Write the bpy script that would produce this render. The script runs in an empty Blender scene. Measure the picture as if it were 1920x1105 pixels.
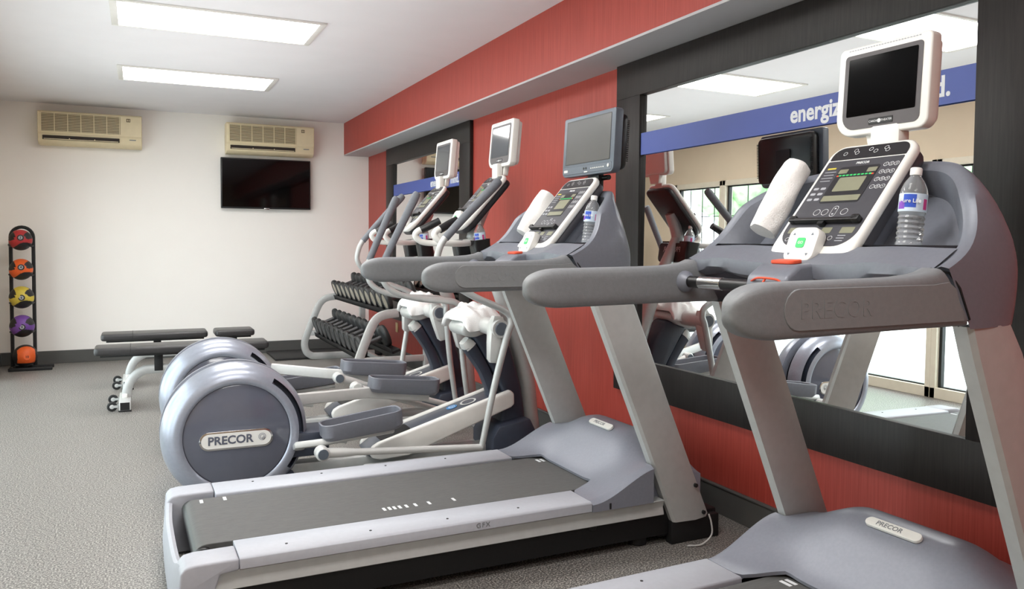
import bpy, bmesh, math, random
from mathutils import Matrix, Vector
random.seed(7)
C = bpy.context.scene.collection
PI = math.pi
V = Vector

# ------------------------------------------------------------------ materials
def lin(c):
    return tuple(((x/255)/12.92 if x/255 <= .04045 else ((x/255+.055)/1.055)**2.4) for x in c) + (1,)

def mat(name, rgb, rough=.5, metal=0, spec=.5, var=0, scale=40, stretch=(1, 1, 1), bump=0, bscale=None, emit=0, coat=0, dark=None):
    m = bpy.data.materials.new(name); m.use_nodes = True
    nt = m.node_tree; b = nt.nodes['Principled BSDF']
    col = lin(rgb)
    b.inputs['Base Color'].default_value = col
    b.inputs['Roughness'].default_value = rough
    b.inputs['Metallic'].default_value = metal
    b.inputs['Specular IOR Level'].default_value = spec
    b.inputs['Coat Weight'].default_value = coat
    b.inputs['Coat Roughness'].default_value = .08
    tc = nt.nodes.new('ShaderNodeTexCoord'); mp = nt.nodes.new('ShaderNodeMapping')
    mp.inputs['Scale'].default_value = stretch
    nt.links.new(tc.outputs['Object'], mp.inputs['Vector'])
    if var:
        n = nt.nodes.new('ShaderNodeTexNoise'); n.inputs['Scale'].default_value = scale
        n.inputs['Detail'].default_value = 4
        nt.links.new(mp.outputs['Vector'], n.inputs['Vector'])
        r = nt.nodes.new('ShaderNodeValToRGB')
        d = lin(dark) if dark else tuple(c*(1-var) for c in col[:3])+(1,)
        l = col if dark else tuple(min(1, c*(1+var)) for c in col[:3])+(1,)
        r.color_ramp.elements[0].color = d; r.color_ramp.elements[1].color = l
        r.color_ramp.elements[0].position = .35; r.color_ramp.elements[1].position = .65
        nt.links.new(n.outputs['Fac'], r.inputs['Fac'])
        nt.links.new(r.outputs['Color'], b.inputs['Base Color'])
    if bump:
        n2 = nt.nodes.new('ShaderNodeTexNoise'); n2.inputs['Scale'].default_value = bscale or scale
        nt.links.new(mp.outputs['Vector'], n2.inputs['Vector'])
        bp = nt.nodes.new('ShaderNodeBump'); bp.inputs['Strength'].default_value = bump
        bp.inputs['Distance'].default_value = .01
        nt.links.new(n2.outputs['Fac'], bp.inputs['Height'])
        nt.links.new(bp.outputs['Normal'], b.inputs['Normal'])
    if emit:
        b.inputs['Emission Color'].default_value = col
        b.inputs['Emission Strength'].default_value = emit
    return m

M = {}
M['cream'] = mat('cream paint', (250, 247, 242), .75, var=.006, scale=3)
M['tan'] = mat('tan paint', (226, 210, 184), .75, var=.02, scale=3)
M['ceil'] = mat('ceiling paint', (236, 235, 238), .85, var=.01, scale=4)
M['red'] = mat('red grained wall covering', (173, 69, 58), .5, var=.2, scale=9, stretch=(14, 14, .35), dark=(157, 57, 47))
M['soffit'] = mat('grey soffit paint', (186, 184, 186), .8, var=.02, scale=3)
M['black_wood'] = mat('black stained wood', (37, 33, 32), .48, spec=.32, var=.25, scale=12, stretch=(12, 12, .6))
M['baseboard'] = mat('charcoal vinyl base', (82, 82, 80), .5, var=.05, scale=10)
M['silver'] = mat('silver powder coat', (190, 192, 191), .42, .25, var=.03, scale=30)
M['silver_light'] = mat('light silver paint', (205, 205, 203), .4, .15, var=.02, scale=30)
M['strip'] = mat('light lavender grey plastic', (172, 174, 182), .5, var=.02, scale=60)
M['hood'] = mat('blue grey metallic plastic', (132, 135, 146), .42, .15, var=.03, scale=90)
M['cowl'] = mat('slate grey plastic', (116, 120, 130), .42, .1, var=.03, scale=90)
M['rail'] = mat('warm grey rubbery plastic', (122, 125, 128), .55, var=.04, scale=90, bump=.05, bscale=300)
M['rail_panel'] = mat('grey moulded side panel', (128, 131, 133), .6, var=.03, scale=90, bump=.05, bscale=300)
M['rail_dark'] = mat('dark seam', (24, 24, 26), .6)
M['drum'] = mat('silver blue drum plastic', (160, 165, 178), .3, .45, var=.03, scale=60)
M['disc'] = mat('glossy slate disc', (92, 95, 108), .12, 0, coat=.6, var=.02, scale=20)
M['pedal'] = mat('pedal grey plastic', (116, 118, 127), .45, var=.03, scale=60)
M['ramp_top'] = mat('dark ramp tread', (86, 90, 100), .35, .1, var=.03, scale=40)
M['handle_steel'] = mat('dark steel handle', (96, 96, 98), .35, .8)
M['navy'] = mat('dark navy plastic', (54, 60, 74), .45, var=.05, scale=30)
M['grip'] = mat('grey grip rubber', (108, 112, 119), .6, var=.05, scale=60, bump=.1, bscale=200)
M['white_plastic'] = mat('white plastic', (232, 231, 226), .35, var=.01, scale=20)
M['cream_plastic'] = mat('cream white plastic', (230, 229, 225), .38, var=.02, scale=20)
M['panel'] = mat('charcoal membrane panel', (66, 66, 72), .4, var=.04, scale=50)
M['panel_dark'] = mat('black membrane panel', (34, 34, 38), .35, var=.04, scale=50)
M['lcd'] = mat('olive lcd', (133, 133, 112), .3, var=.04, scale=20)
M['print'] = mat('white print', (220, 222, 224), .5)
M['print_dim'] = mat('grey print', (168, 170, 176), .5)
M['green'] = mat('green print', (60, 205, 110), .5)
M['orange'] = mat('orange plastic', (226, 84, 52), .45, var=.03, scale=30)
M['yellow'] = mat('yellow print', (206, 190, 70), .5)
M['black'] = mat('black plastic', (20, 20, 22), .4, var=.05, scale=60)
M['black_matte'] = mat('matte black steel', (17, 17, 19), .6, var=.05, scale=60)
M['screen'] = mat('black glass screen', (4, 4, 5), .1, spec=.1)
M['tv_screen'] = mat('television glass', (5, 5, 6), .06, spec=.3)
M['screen_grey'] = mat('grey lcd screen', (96, 96, 96), .18, var=.03, scale=3)
M['screen_gloss'] = mat('glossy grey screen', (62, 66, 74), .05, coat=1)
M['tvgrey'] = mat('steel blue grey plastic', (96, 104, 114), .4, .2, var=.03, scale=40)
M['bezel_dark'] = mat('dark taupe bezel', (84, 80, 82), .4, var=.03, scale=40)
M['belt'] = mat('treadmill belt', (86, 86, 85), .62, var=.12, scale=30, stretch=(1, 9, 1), bump=.05, bscale=200)
M['rubber'] = mat('black rubber', (28, 28, 29), .65, var=.1, scale=40)
M['iron'] = mat('dumbbell rubber', (38, 39, 40), .5, var=.1, scale=60)
M['chrome'] = mat('chrome', (200, 200, 200), .15, 1)
M['ringface'] = mat('dumbbell end plate', (176, 168, 152), .35, .4, var=.05, scale=30)
M['ringface_dark'] = mat('grey dumbbell end plate', (92, 92, 92), .4, .3, var=.05, scale=30)
M['vinyl'] = mat('black vinyl upholstery', (52, 51, 52), .38, var=.06, scale=60, bump=.06, bscale=150)
M['ac'] = mat('aged cream plastic', (233, 219, 183), .5, var=.02, scale=20)
M['ac_slat'] = mat('shaded cream slat', (205, 190, 156), .55, var=.02, scale=20)
M['ac_dark'] = mat('dark vent', (40, 30, 22), .6)
M['ac_gap'] = mat('brown vent gap', (104, 90, 66), .6)
M['towel'] = mat('white terry cloth', (242, 241, 240), .9, var=.03, scale=200, bump=.35, bscale=260)
M['bottle_cap'] = mat('white cap', (238, 238, 236), .4)
M['label_blue'] = mat('blue label print', (48, 84, 190), .4)
M['emblem'] = mat('blue emblem', (70, 132, 190), .4)
M['label_pink'] = mat('pink label print', (208, 66, 140), .4)
M['label_white'] = mat('pale label', (206, 222, 238), .4, var=.04, scale=30)
M['label_purple'] = mat('purple label print', (132, 66, 186), .4)
M['band'] = mat('blue vinyl band', (74, 90, 160), .5, var=.02, scale=6)
M['tree'] = mat('sunlit leaves', (150, 190, 140), .7, var=.3, scale=6)
M['bark'] = mat('bark', (110, 96, 84), .8, var=.3, scale=20)
M['pave'] = mat('pale pavement', (206, 206, 204), .85, var=.05, scale=3)
M['frame_white'] = mat('off white aluminium', (226, 218, 198), .45, var=.02, scale=20)
M['frame_black'] = mat('black gasket', (20, 22, 24), .5)
M['med_red'] = mat('red medicine ball rubber', (180, 46, 50), .5, var=.05, scale=40)
M['med_orange'] = mat('orange medicine ball rubber', (230, 98, 36), .5, var=.05, scale=40)
M['med_yellow'] = mat('yellow medicine ball rubber', (212, 190, 72), .5, var=.05, scale=40)
M['med_purple'] = mat('purple medicine ball rubber', (116, 72, 156), .5, var=.05, scale=40)
M['med_black'] = mat('black medicine ball rubber', (32, 31, 32), .5, var=.08, scale=60)
M['brass'] = mat('ivory outlet plate', (205, 176, 130), .5)

def floor_mat():
    m = mat('speckled rubber floor', (120, 117, 114), .42)
    nt = m.node_tree; b = nt.nodes['Principled BSDF']
    tc = nt.nodes['Texture Coordinate']
    n = nt.nodes.new('ShaderNodeTexNoise'); n.inputs['Scale'].default_value = 150; n.inputs['Detail'].default_value = 3
    nt.links.new(tc.outputs['Object'], n.inputs['Vector'])
    r = nt.nodes.new('ShaderNodeValToRGB'); e = r.color_ramp.elements
    e[0].position = .4; e[0].color = lin((80, 77, 75)); e[1].position = .64; e[1].color = lin((182, 177, 169))
    x = e.new(.5); x.color = lin((116, 113, 110))
    nt.links.new(n.outputs['Fac'], r.inputs['Fac']); nt.links.new(r.outputs['Color'], b.inputs['Base Color'])
    n2 = nt.nodes.new('ShaderNodeTexNoise'); n2.inputs['Scale'].default_value = 1.1
    nt.links.new(tc.outputs['Object'], n2.inputs['Vector'])
    mr = nt.nodes.new('ShaderNodeMapRange'); mr.inputs['To Min'].default_value = .36; mr.inputs['To Max'].default_value = .5
    nt.links.new(n2.outputs['Fac'], mr.inputs['Value']); nt.links.new(mr.outputs['Result'], b.inputs['Roughness'])
    bp = nt.nodes.new('ShaderNodeBump'); bp.inputs['Strength'].default_value = .12; bp.inputs['Distance'].default_value = .004
    nt.links.new(n.outputs['Fac'], bp.inputs['Height']); nt.links.new(bp.outputs['Normal'], b.inputs['Normal'])
    return m
M['floor'] = floor_mat()

def emit_mat(name, rgb, s):
    m = bpy.data.materials.new(name); m.use_nodes = True; nt = m.node_tree; nt.nodes.clear()
    e = nt.nodes.new('ShaderNodeEmission'); e.inputs[0].default_value = lin(rgb); e.inputs[1].default_value = s
    o = nt.nodes.new('ShaderNodeOutputMaterial'); nt.links.new(e.outputs[0], o.inputs[0]); return m
M['diffuser'] = emit_mat('lit diffuser', (255, 252, 248), 15)

def mirror_mat():
    m = bpy.data.materials.new('silvered mirror'); m.use_nodes = True; nt = m.node_tree
    b = nt.nodes['Principled BSDF']; b.inputs['Metallic'].default_value = 1
    b.inputs['Roughness'].default_value = 0; b.inputs['Base Color'].default_value = (.9, .92, .91, 1); return m
M['mirror'] = mirror_mat()

def pane_mat(name, tint, gloss=.06, rough=0.0):
    m = bpy.data.materials.new(name); m.use_nodes = True; nt = m.node_tree; nt.nodes.clear()
    t = nt.nodes.new('ShaderNodeBsdfTransparent'); t.inputs[0].default_value = tint
    g = nt.nodes.new('ShaderNodeBsdfGlossy'); g.inputs['Roughness'].default_value = rough
    lw = nt.nodes.new('ShaderNodeLayerWeight'); lw.inputs['Blend'].default_value = gloss
    mx = nt.nodes.new('ShaderNodeMixShader'); o = nt.nodes.new('ShaderNodeOutputMaterial')
    nt.links.new(lw.outputs['Fresnel'], mx.inputs[0]); nt.links.new(t.outputs[0], mx.inputs[1]); nt.links.new(g.outputs[0], mx.inputs[2])
    nt.links.new(mx.outputs[0], o.inputs[0]); return m
M['pane'] = pane_mat('window glass', (.95, .97, .96, 1), .05)
M['bottle'] = mat('clear bottle and water', (246, 249, 250), .02)
M['bottle'].node_tree.nodes['Principled BSDF'].inputs['Transmission Weight'].default_value = .86
M['bottle'].node_tree.nodes['Principled BSDF'].inputs['IOR'].default_value = 1.3

# ------------------------------------------------------------------ object helpers
def link(name, bm, m, parent=None, smooth=True, angle=38):
    me = bpy.data.meshes.new(name)
    bmesh.ops.recalc_face_normals(bm, faces=bm.faces[:])
    bm.to_mesh(me); bm.free()
    return link_mesh(name, me, m, parent, smooth, angle)

def link_mesh(name, me, m, parent=None, smooth=True, angle=38):
    for x in (m if isinstance(m, (list, tuple)) else [m]):
        me.materials.append(M[x] if isinstance(x, str) else x)
    o = bpy.data.objects.new(name, me); C.objects.link(o)
    if smooth:
        me.polygons.foreach_set('use_smooth', [True]*len(me.polygons))
        me.set_sharp_from_angle(angle=math.radians(angle))
    if parent: o.parent = parent
    return o

def tag(o, label=None, cat=None, group=None, kind=None):
    if label: o['label'] = label
    if cat: o['category'] = cat
    if group: o['group'] = group
    if kind: o['kind'] = kind
    return o

def empty(name, loc, rz=0, label=None, cat=None, group=None):
    o = bpy.data.objects.new(name, None); C.objects.link(o); o.location = loc; o.rotation_euler = (0, 0, rz)
    o.empty_display_size = .05
    return tag(o, label, cat, group)

def dup(root):
    r = root.copy(); C.objects.link(r)
    for ch in list(root.children):
        c = ch.copy(); C.objects.link(c); c.parent = r
        for g in list(ch.children):
            d = g.copy(); C.objects.link(d); d.parent = c
    return r

def new(): return bmesh.new()

def bev(bm, w, seg=2, ang=.6, faces=None):
    es = [e for e in bm.edges if len(e.link_faces) == 2 and e.calc_face_angle(0) > ang]
    bmesh.ops.bevel(bm, geom=es, offset=w, segments=seg, profile=.5, affect='EDGES', clamp_overlap=True)

def merge(bm, sub):
    me = bpy.data.meshes.new('tmp'); sub.to_mesh(me); sub.free(); bm.from_mesh(me); bpy.data.meshes.remove(me)

def box(bm, lo, hi, b=0, seg=2):
    s = bmesh.new()
    vs = [s.verts.new((x, y, z)) for x in (lo[0], hi[0]) for y in (lo[1], hi[1]) for z in (lo[2], hi[2])]
    for f in ((0, 1, 3, 2), (4, 6, 7, 5), (0, 4, 5, 1), (2, 3, 7, 6), (0, 2, 6, 4), (1, 5, 7, 3)): s.faces.new([vs[i] for i in f])
    bmesh.ops.recalc_face_normals(s, faces=s.faces[:])
    if b: bev(s, b, seg)
    merge(bm, s)

def poly_prism(bm, pts, fn, t0, t1, b=0, seg=2, ang=.6):
    """pts 2-D outline; fn(a, b, t) -> 3-D."""
    s = bmesh.new()
    A = [s.verts.new(fn(p[0], p[1], t0)) for p in pts]; B = [s.verts.new(fn(p[0], p[1], t1)) for p in pts]
    s.faces.new(A); s.faces.new(B[::-1]); n = len(pts)
    for i in range(n): s.faces.new((A[i], B[i], B[(i+1) % n], A[(i+1) % n]))
    bmesh.ops.recalc_face_normals(s, faces=s.faces[:])
    if b: bev(s, b, seg, ang)
    merge(bm, s)

def xz(a, b, t): return (a, t, b)
def yz(a, b, t): return (t, a, b)
def xy(a, b, t): return (a, b, t)

def fr(o, r, u):
    """frame function: origin, right, up -> fn(a, b, n) with the normal towards the viewer."""
    o, r, u = V(o), V(r).normalized(), V(u).normalized(); n = r.cross(u)
    f = lambda a, b, t: o + r*a + u*b + n*t
    f.mat = Matrix((( r.x, u.x, n.x, o.x), (r.y, u.y, n.y, o.y), (r.z, u.z, n.z, o.z), (0, 0, 0, 1)))
    return f

def rr(w, h, r, seg=6, cx=0, cy=0):
    """rounded rectangle outline; r = radius or (tr, tl, bl, br)"""
    r = r if isinstance(r, tuple) else (r,)*4
    P = []
    for k, (sx, sy) in enumerate(((1, 1), (-1, 1), (-1, -1), (1, -1))):
        q = max(r[k], 1e-4); x = cx+sx*(w/2-q); y = cy+sy*(h/2-q)
        for i in range(seg+1):
            a = (k+i/seg)*PI/2; P.append((x+q*math.cos(a), y+q*math.sin(a)))
    return P

def spline(pts, n=8):
    P = [V(p) for p in pts]; out = []
    for i in range(len(P)-1):
        p0 = P[i-1] if i else P[0]*2-P[1]; p1, p2 = P[i], P[i+1]; p3 = P[i+2] if i+2 < len(P) else P[-1]*2-P[-2]
        for k in range(n):
            t = k/n
            out.append(.5*((2*p1)+(p2-p0)*t+(2*p0-5*p1+4*p2-p3)*t*t+(3*p1-p0-3*p2+p3)*t**3))
    out.append(P[-1]); return out

def loft(bm, rings, closed=True, caps=True):
    R = [[bm.verts.new(p) for p in r] for r in rings]; n = len(R[0])
    for a, b in zip(R, R[1:]):
        for i in range(n if closed else n-1):
            j = (i+1) % n
            try: bm.faces.new((a[i], a[j], b[j], b[i]))
            except ValueError: pass
    if caps and closed: bm.faces.new(R[0]); bm.faces.new(R[-1][::-1])
    return R

def tube(bm, pts, r, sides=14, smooth=0, sec=None, caps=True):
    """r: number or list per control point (before smoothing); sec: (w, h) superellipse section"""
    if smooth:
        if isinstance(r, (list, tuple)):
            rs = [x.x for x in spline([(q, 0, 0) for q in r], smooth)]
        else: rs = None
        P = spline(pts, smooth); r = rs or r
    else: P = [V(p) for p in pts]
    if not isinstance(r, (list, tuple)): r = [r]*len(P)
    rings = []; T = []
    for i in range(len(P)):
        a = P[max(i-1, 0)]; b = P[min(i+1, len(P)-1)]; T.append((b-a).normalized())
    up = V((0, 1, 0)) if abs(T[0].y) < .9 else V((0, 0, 1))
    s = (up-T[0]*up.dot(T[0])).normalized()
    for i, p in enumerate(P):
        if i: s = (s-T[i]*s.dot(T[i])).normalized()
        q = T[i].cross(s); ring = []
        for k in range(sides):
            a = 2*PI*k/sides; c, d = math.cos(a), math.sin(a)
            if sec:
                m = (abs(c)**4+abs(d)**4)**-.25; c, d = c*m*sec[0], d*m*sec[1]
            ring.append(p+s*(c*r[i])+q*(d*r[i]))
        rings.append(ring)
    loft(bm, rings, True, caps)

def lathe(bm, prof, axis_o, axis, n=32, ref=None, caps=False):
    """prof: (radius, height) along axis."""
    o, ax = V(axis_o), V(axis).normalized()
    u = ax.orthogonal().normalized() if ref is None else (V(ref)-ax*V(ref).dot(ax)).normalized(); w = ax.cross(u)
    rings = [[o+ax*h+(u*math.cos(2*PI*k/n)+w*math.sin(2*PI*k/n))*max(r, 1e-4) for k in range(n)] for r, h in prof]
    return loft(bm, rings, True, caps)

def cyl(bm, p, q, r, n=20, b=0):
    p, q = V(p), V(q); d = (q-p); L = d.length
    pr = [(r-b, 0), (r, b), (r, L-b), (r-b, L)] if b else [(r, 0), (r, L)]
    lathe(bm, pr, p, d, n, caps=True)

def text(name, body, size, m, parent, f, a=0, b=0, n=0, ext=.0005, off=0, align='CENTER', sx=1, valign='CENTER', spacing=1, width=None):
    cu = bpy.data.curves.new(name, 'FONT'); cu.body = body; cu.size = size; cu.extrude = ext; cu.offset = off
    cu.align_x = align; cu.align_y = valign; cu.resolution_u = 3; cu.space_character = spacing
    t = bpy.data.objects.new('tmp', cu); C.objects.link(t)
    bpy.context.view_layer.update()
    me = bpy.data.meshes.new_from_object(t.evaluated_get(bpy.context.evaluated_depsgraph_get()))
    bpy.data.objects.remove(t); bpy.data.curves.remove(cu)
    if width: sx = width/(max(v.co.x for v in me.vertices)-min(v.co.x for v in me.vertices))
    me.transform(f.mat @ Matrix.Translation((a, b, n)) @ Matrix.Diagonal((sx, 1, 1, 1)))
    me.name = name
    return link_mesh(name, me, m, parent, smooth=False)

# ------------------------------------------------------------------ room
XW, XS, ZS, ZC, YB, XL, YF = 2.428, 2.142, 2.224, 2.579, 9.207, -1.235, -2.6
def struct(name, bm, m, parent=None, smooth=False):
    o = link(name, bm, m, parent, smooth)
    if parent is None: tag(o, kind='structure')
    return o
b = new(); box(b, (XL-.15, YF, -.1), (XW+.15, YB+.15, 0)); struct('floor', b, 'floor')
b = new(); box(b, (XL-.15, YF, ZC), (XW+.15, YB+.15, ZC+.12)); struct('ceiling', b, 'ceil')
b = new(); box(b, (XL-.15, YB, 0), (XW+.15, YB+.15, ZC)); struct('wall_back', b, 'cream')
b = new(); box(b, (XW, YF, 0), (XW+.15, YB, ZC)); struct('wall_right', b, 'red')
b = new(); box(b, (XL-.15, YF-.15, 0), (XW+.15, YF, ZC)); struct('wall_front', b, 'tan')
b = new(); box(b, (XS, YF, ZS), (XS+.012, YB, ZC)); sf = struct('trim_1', b, 'red')
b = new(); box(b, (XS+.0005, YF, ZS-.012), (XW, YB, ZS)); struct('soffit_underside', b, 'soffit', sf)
b = new(); box(b, (XL, YB-.012, 0), (XW, YB, .128), .004); struct('baseboard_back', b, 'baseboard')
b = new(); box(b, (XW-.014, YF, 0), (XW, YB-.012, .125), .003)
box(b, (XW-.02, YF, .122), (XW, YB-.012, .134), .004); struct('baseboard_right', b, 'baseboard')
# left wall with a run of full height windows
WY = [2.55, 3.6, 4.65, 6.0, 7.38, 8.28]
b = new()
box(b, (XL-.15, YF, 0), (XL, WY[0], ZC)); box(b, (XL-.15, WY[-1], 0), (XL, YB, ZC)); box(b, (XL-.15, WY[0], 2.0), (XL, WY[-1], ZC))
struct('wall_left', b, 'tan')
b = new(); box(b, (XL, YF, 0), (XL+.012, WY[0]-.02, .125), .004); box(b, (XL, WY[-1]+.02, 0), (XL+.012, YB-.012, .125), .004); struct('baseboard_left', b, 'baseboard')
for k in range(5):
    y0, y1 = WY[k], WY[k+1]
    b = new()
    for (a0, a1, z0, z1) in ((y0, y0+.05, 0, 2.0), (y1-.05, y1, 0, 2.0), (y0, y1, 0, .09), (y0, y1, 1.94, 2.0)):
        box(b, (XL-.09, a0, z0), (XL+.02, a1, z1), .004)
    w = struct('window_%d' % (k+1), b, 'frame_white')
    b = new()
    for (a0, a1, z0, z1) in ((y0+.05, y0+.065, .09, 1.94), (y1-.075, y1-.05, .09, 1.94), (y0+.05, y1-.05, 1.925, 1.94), (y0+.05, y1-.05, .09, .1)):
        box(b, (XL-.06, a0, z0), (XL-.02, a1, z1))
    struct('gasket', b, 'frame_black', w)
    b = new(); box(b, (XL-.05, y0+.06, .095), (XL-.044, y1-.06, 1.93)); struct('pane', b, 'pane', w)
    b = new()
    for i in range(1, 4):
        yy = y0+(y1-y0)*i/4; box(b, (XL-.062, yy-.004, 1.0 if k else .1), (XL-.054, yy+.004, 1.925))
    for z in (1.28, 1.6): box(b, (XL-.062, y0+.06, z-.004), (XL-.054, y1-.06, z+.004))
    struct('muntin', b, 'frame_black', w)
# what lies outside the windows
b = new(); box(b, (-30, -20, -.12), (XL-.16, 40, -.1)); struct('ground_outside', b, 'pave')
def tree(x, y, h, r, label):
    t = empty('garden_tree', (x, y, -.1), 0, label, 'tree', 'trees outside the windows')
    b = new(); tube(b, [(0, 0, 0), (.05, .02, h*.35), (0, 0, h*.6)], [.14, .1, .06], 10, 3); link('trunk', b, 'bark', t)
    b = new()
    for k in range(60):
        p = V((random.gauss(0, 1), random.gauss(0, 1), random.gauss(0, 1))).normalized()*r*random.uniform(.2, 1); p.z = p.z*.8+h*.66
        q = bmesh.ops.create_icosphere(b, subdivisions=2, radius=r*random.uniform(.16, .34), matrix=Matrix.Translation(p))
        for v in q['verts']: v.co += V((random.uniform(-1, 1), random.uniform(-1, 1), random.uniform(-1, 1)))*r*.035
    link('crown', b, 'tree', t)
tree(-6.8, 10.5, 4.2, 1.5, 'leafy tree outside, reflected at the left end of the large mirror')
tree(-8.2, 14.5, 5.0, 1.9, 'leafy tree outside farthest from the windows, seen in the large mirror')

# ------------------------------------------------------------------ ceiling lights
for i, (yc, lab) in enumerate(((7.2, 'lit rectangular ceiling panel light nearest the back wall'),
                               (5.32, 'lit rectangular ceiling panel light, larger in view, at the top left'),
                               (3.47, 'lit rectangular ceiling panel light reflected behind the white monitor in the mirror'),
                               )):
    t = empty('ceiling_light', (.467, yc, ZC), 0, lab, 'ceiling light', 'ceiling panel lights')
    b = new()
    for (x0, x1, y0, y1) in ((-.6, .6, -.3, -.275), (-.6, .6, .275, .3), (-.6, -.56, -.275, .275), (.56, .6, -.275, .275)):
        box(b, (x0, y0, -.012), (x1, y1, .0), .003)
    link('light_frame', b, 'white_plastic', t)
    b = new(); box(b, (-.56, -.275, -.008), (.56, .275, -.002)); link('diffuser', b, 'diffuser', t, False)

# ------------------------------------------------------------------ mirrors with the blue band
def wall_mirror(y0, y1, yb0, yb1, zt, label, msg, tx):
    t = empty('wall_mirror', (XW, (y0+y1)/2, .437), 0, label, 'mirror', 'black framed wall mirrors')
    yc = (y0+y1)/2; L = lambda y: y-yc; z0, z1, zi0 = 0, 2.21-.437, .626-.437; zi1 = zt-.437
    b = new()
    box(b, (-.032, L(yb0), z0), (-.001, L(yb1), zi0), .002); box(b, (-.032, L(yb0), zi1), (-.001, L(yb1), z1), .002)
    box(b, (-.032, L(yb0), zi0), (-.001, L(y0), zi1), .002); box(b, (-.032, L(y1), zi0), (-.001, L(yb1), zi1), .002)
    link('mirror_frame', b, 'black_wood', t)
    b = new()
    k = math.tan(math.radians(.33))*(zi1-zi0)/2
    vs = [b.verts.new(p) for p in ((-.012-k, L(y0), zi0), (-.012+k, L(y0), zi1), (-.012+k, L(y1), zi1), (-.012-k, L(y1), zi0))]
    b.faces.new(vs); g = link('mirror_glass', b, 'mirror', t, False)
    f = fr((-.0225, 0, 1.765-.437), (0, -1, 0), (0, 0, 1))
    b = new(); poly_prism(b, rr(y1-y0-.008, .114, .001, 1, cx=-L((y0+y1)/2)), f, 0, .001); bd = link('lettered_band', b, 'band', t, False)
    text('lettering', msg, .096, 'print', bd, f, tx, 0, .0015, .0004, .0026, width=.711)
    return t
wall_mirror(1.714, 3.594, 1.49, 3.821, 2.024, 'large black framed mirror behind the near treadmill with blue lettered band', 'energize your mind.', .4925)
wall_mirror(6.22, 8.124, 5.99, 8.371, 2.038, 'black framed mirror on the far red wall behind the ellipticals', 'energize your mind.', .57)

# ------------------------------------------------------------------ wall air conditioners
def aircon(x0, label):
    W, Hh, D = .915, .325, .19
    t = empty('air_conditioner', (x0, YB, 2.163), 0, label, 'air conditioner', 'wall air conditioners')
    b = new(); poly_prism(b, [(0, 0), (-.12, 0), (-.165, .03), (-.178, .10), (-D, .11), (-D, .31), (-.17, Hh), (0, Hh)], yz, 0, W, .01, 3)
    link('casing', b, 'ac', t)
    b = new(); box(b, (.03, -D-.0015, .125), (.72, -D+.004, .30), .002); g = link('grille', b, 'ac_gap', t)
    b = new()
    for k in range(11): box(b, (.032, -D-.006, .13+k*.0155), (.718, -D-.001, .138+k*.0155))
    link('slat', b, 'ac_slat', g)
    b = new()
    for k in range(7): box(b, (.03+k*.1138-.003, -D-.008, .125), (.03+k*.1138+.003, -D-.001, .30))
    box(b, (.026, -D-.008, .298), (.722, -D, .304)); box(b, (.026, -D-.008, .12), (.722, -D, .126)); link('grille_frame', b, 'ac', g)
    f = fr((0, -.1735, .035), (1, 0, 0), (0, -.18, 1))
    b = new(); poly_prism(b, rr(.67, .042, .004, 2, cx=.375, cy=.032), f, -.001, .003); link('air_outlet', b, 'ac_dark', t)
    b = new(); box(b, (.05, -.183, .05), (.70, -.171, .056)); 
    for xx in (.27, .49): box(b, (xx-.004, -.182, .05), (xx+.004, -.172, .086))
    link('louver', b, 'ac', t)
    b = new(); box(b, (.775, -D-.002, .255), (.81, -D+.002, .288)); lg = link('maker_badge', b, 'ac_gap', t)
    b = new(); box(b, (.782, -D-.003, .262), (.789, -D, .281)); box(b, (.796, -D-.003, .262), (.803, -D, .281)); link('badge_mark', b, 'ac', lg)
    b = new(); box(b, (.80, -.1815, .075), (.86, -.174, .082)); link('model_print', b, 'tvgrey', t)
aircon(-.868, 'cream wall air conditioner on the left of the back wall')
aircon(.855, 'cream wall air conditioner directly above the black television')

t = empty('television', (1.278, YB, 1.585), 0, 'black flat television on the back wall below an air conditioner', 'television')
b = new(); box(b, (-.471, -.075, 0), (.471, -.03, .542), .006); link('casing', b, 'black', t)
b = new(); box(b, (-.458, -.0765, .018), (.458, -.074, .53)); link('screen', b, 'tv_screen', t)
b = new(); box(b, (-.2, -.04, .15), (.2, -.001, .4), .005); link('wall_bracket', b, 'black_matte', t)
b = new(); box(b, (-.03, -.077, -.008), (.03, -.06, .008), .004); link('logo_lip', b, 'chrome', t)

# ------------------------------------------------------------------ medicine ball rack and balls
MX, MY = -1.005, 8.95
t = empty('ball_rack', (MX, MY, 0), 0, 'black arched steel rack holding five medicine balls in the left corner', 'rack')
b = new()
P = [(-.093, 0, .02), (-.093, 0, 1.26)]+[(-.093*math.cos(a), 0, 1.26+.095*math.sin(a)) for a in [PI*k/12 for k in range(1, 12)]]+[(.093, 0, 1.26), (.093, 0, .02)]
tube(b, P, .016, 10, 0, (1, 1)); link('post', b, 'black_matte', t)
b = new(); box(b, (-.11, -.18, .0), (-.07, .17, .03), .004); box(b, (-.11, -.19, .0), (.25, -.15, .03), .004); box(b, (-.11, -.02, 0), (.25, .02, .03), .004)
link('base', b, 'black_matte', t)
balls = [(1.232, .098, 'med_red', '2', 'red and black medicine ball marked 2 at the top of the rack'),
         (.955, .1, 'med_orange', '4', 'orange and black medicine ball marked 4, second from the top'),
         (.69, .105, 'med_yellow', '6', 'yellow and black medicine ball marked 6 in the middle of the rack'),
         (.418, .105, 'med_purple', '8', 'purple and black medicine ball marked 8, fourth from the top'),
         (.135, .105, 'med_orange', '10', 'black medicine ball with an orange face at the rack base')]
b = new()
for z, r, *_ in balls[:4]:
    for s in (-1, 1): tube(b, [(s*.093, -.01, z-.055), (s*.085, -.11, z-.06), (s*.088, -.17, z-.045)], .008, 8)
link('cradle_prong', b, 'black_matte', t)
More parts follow.
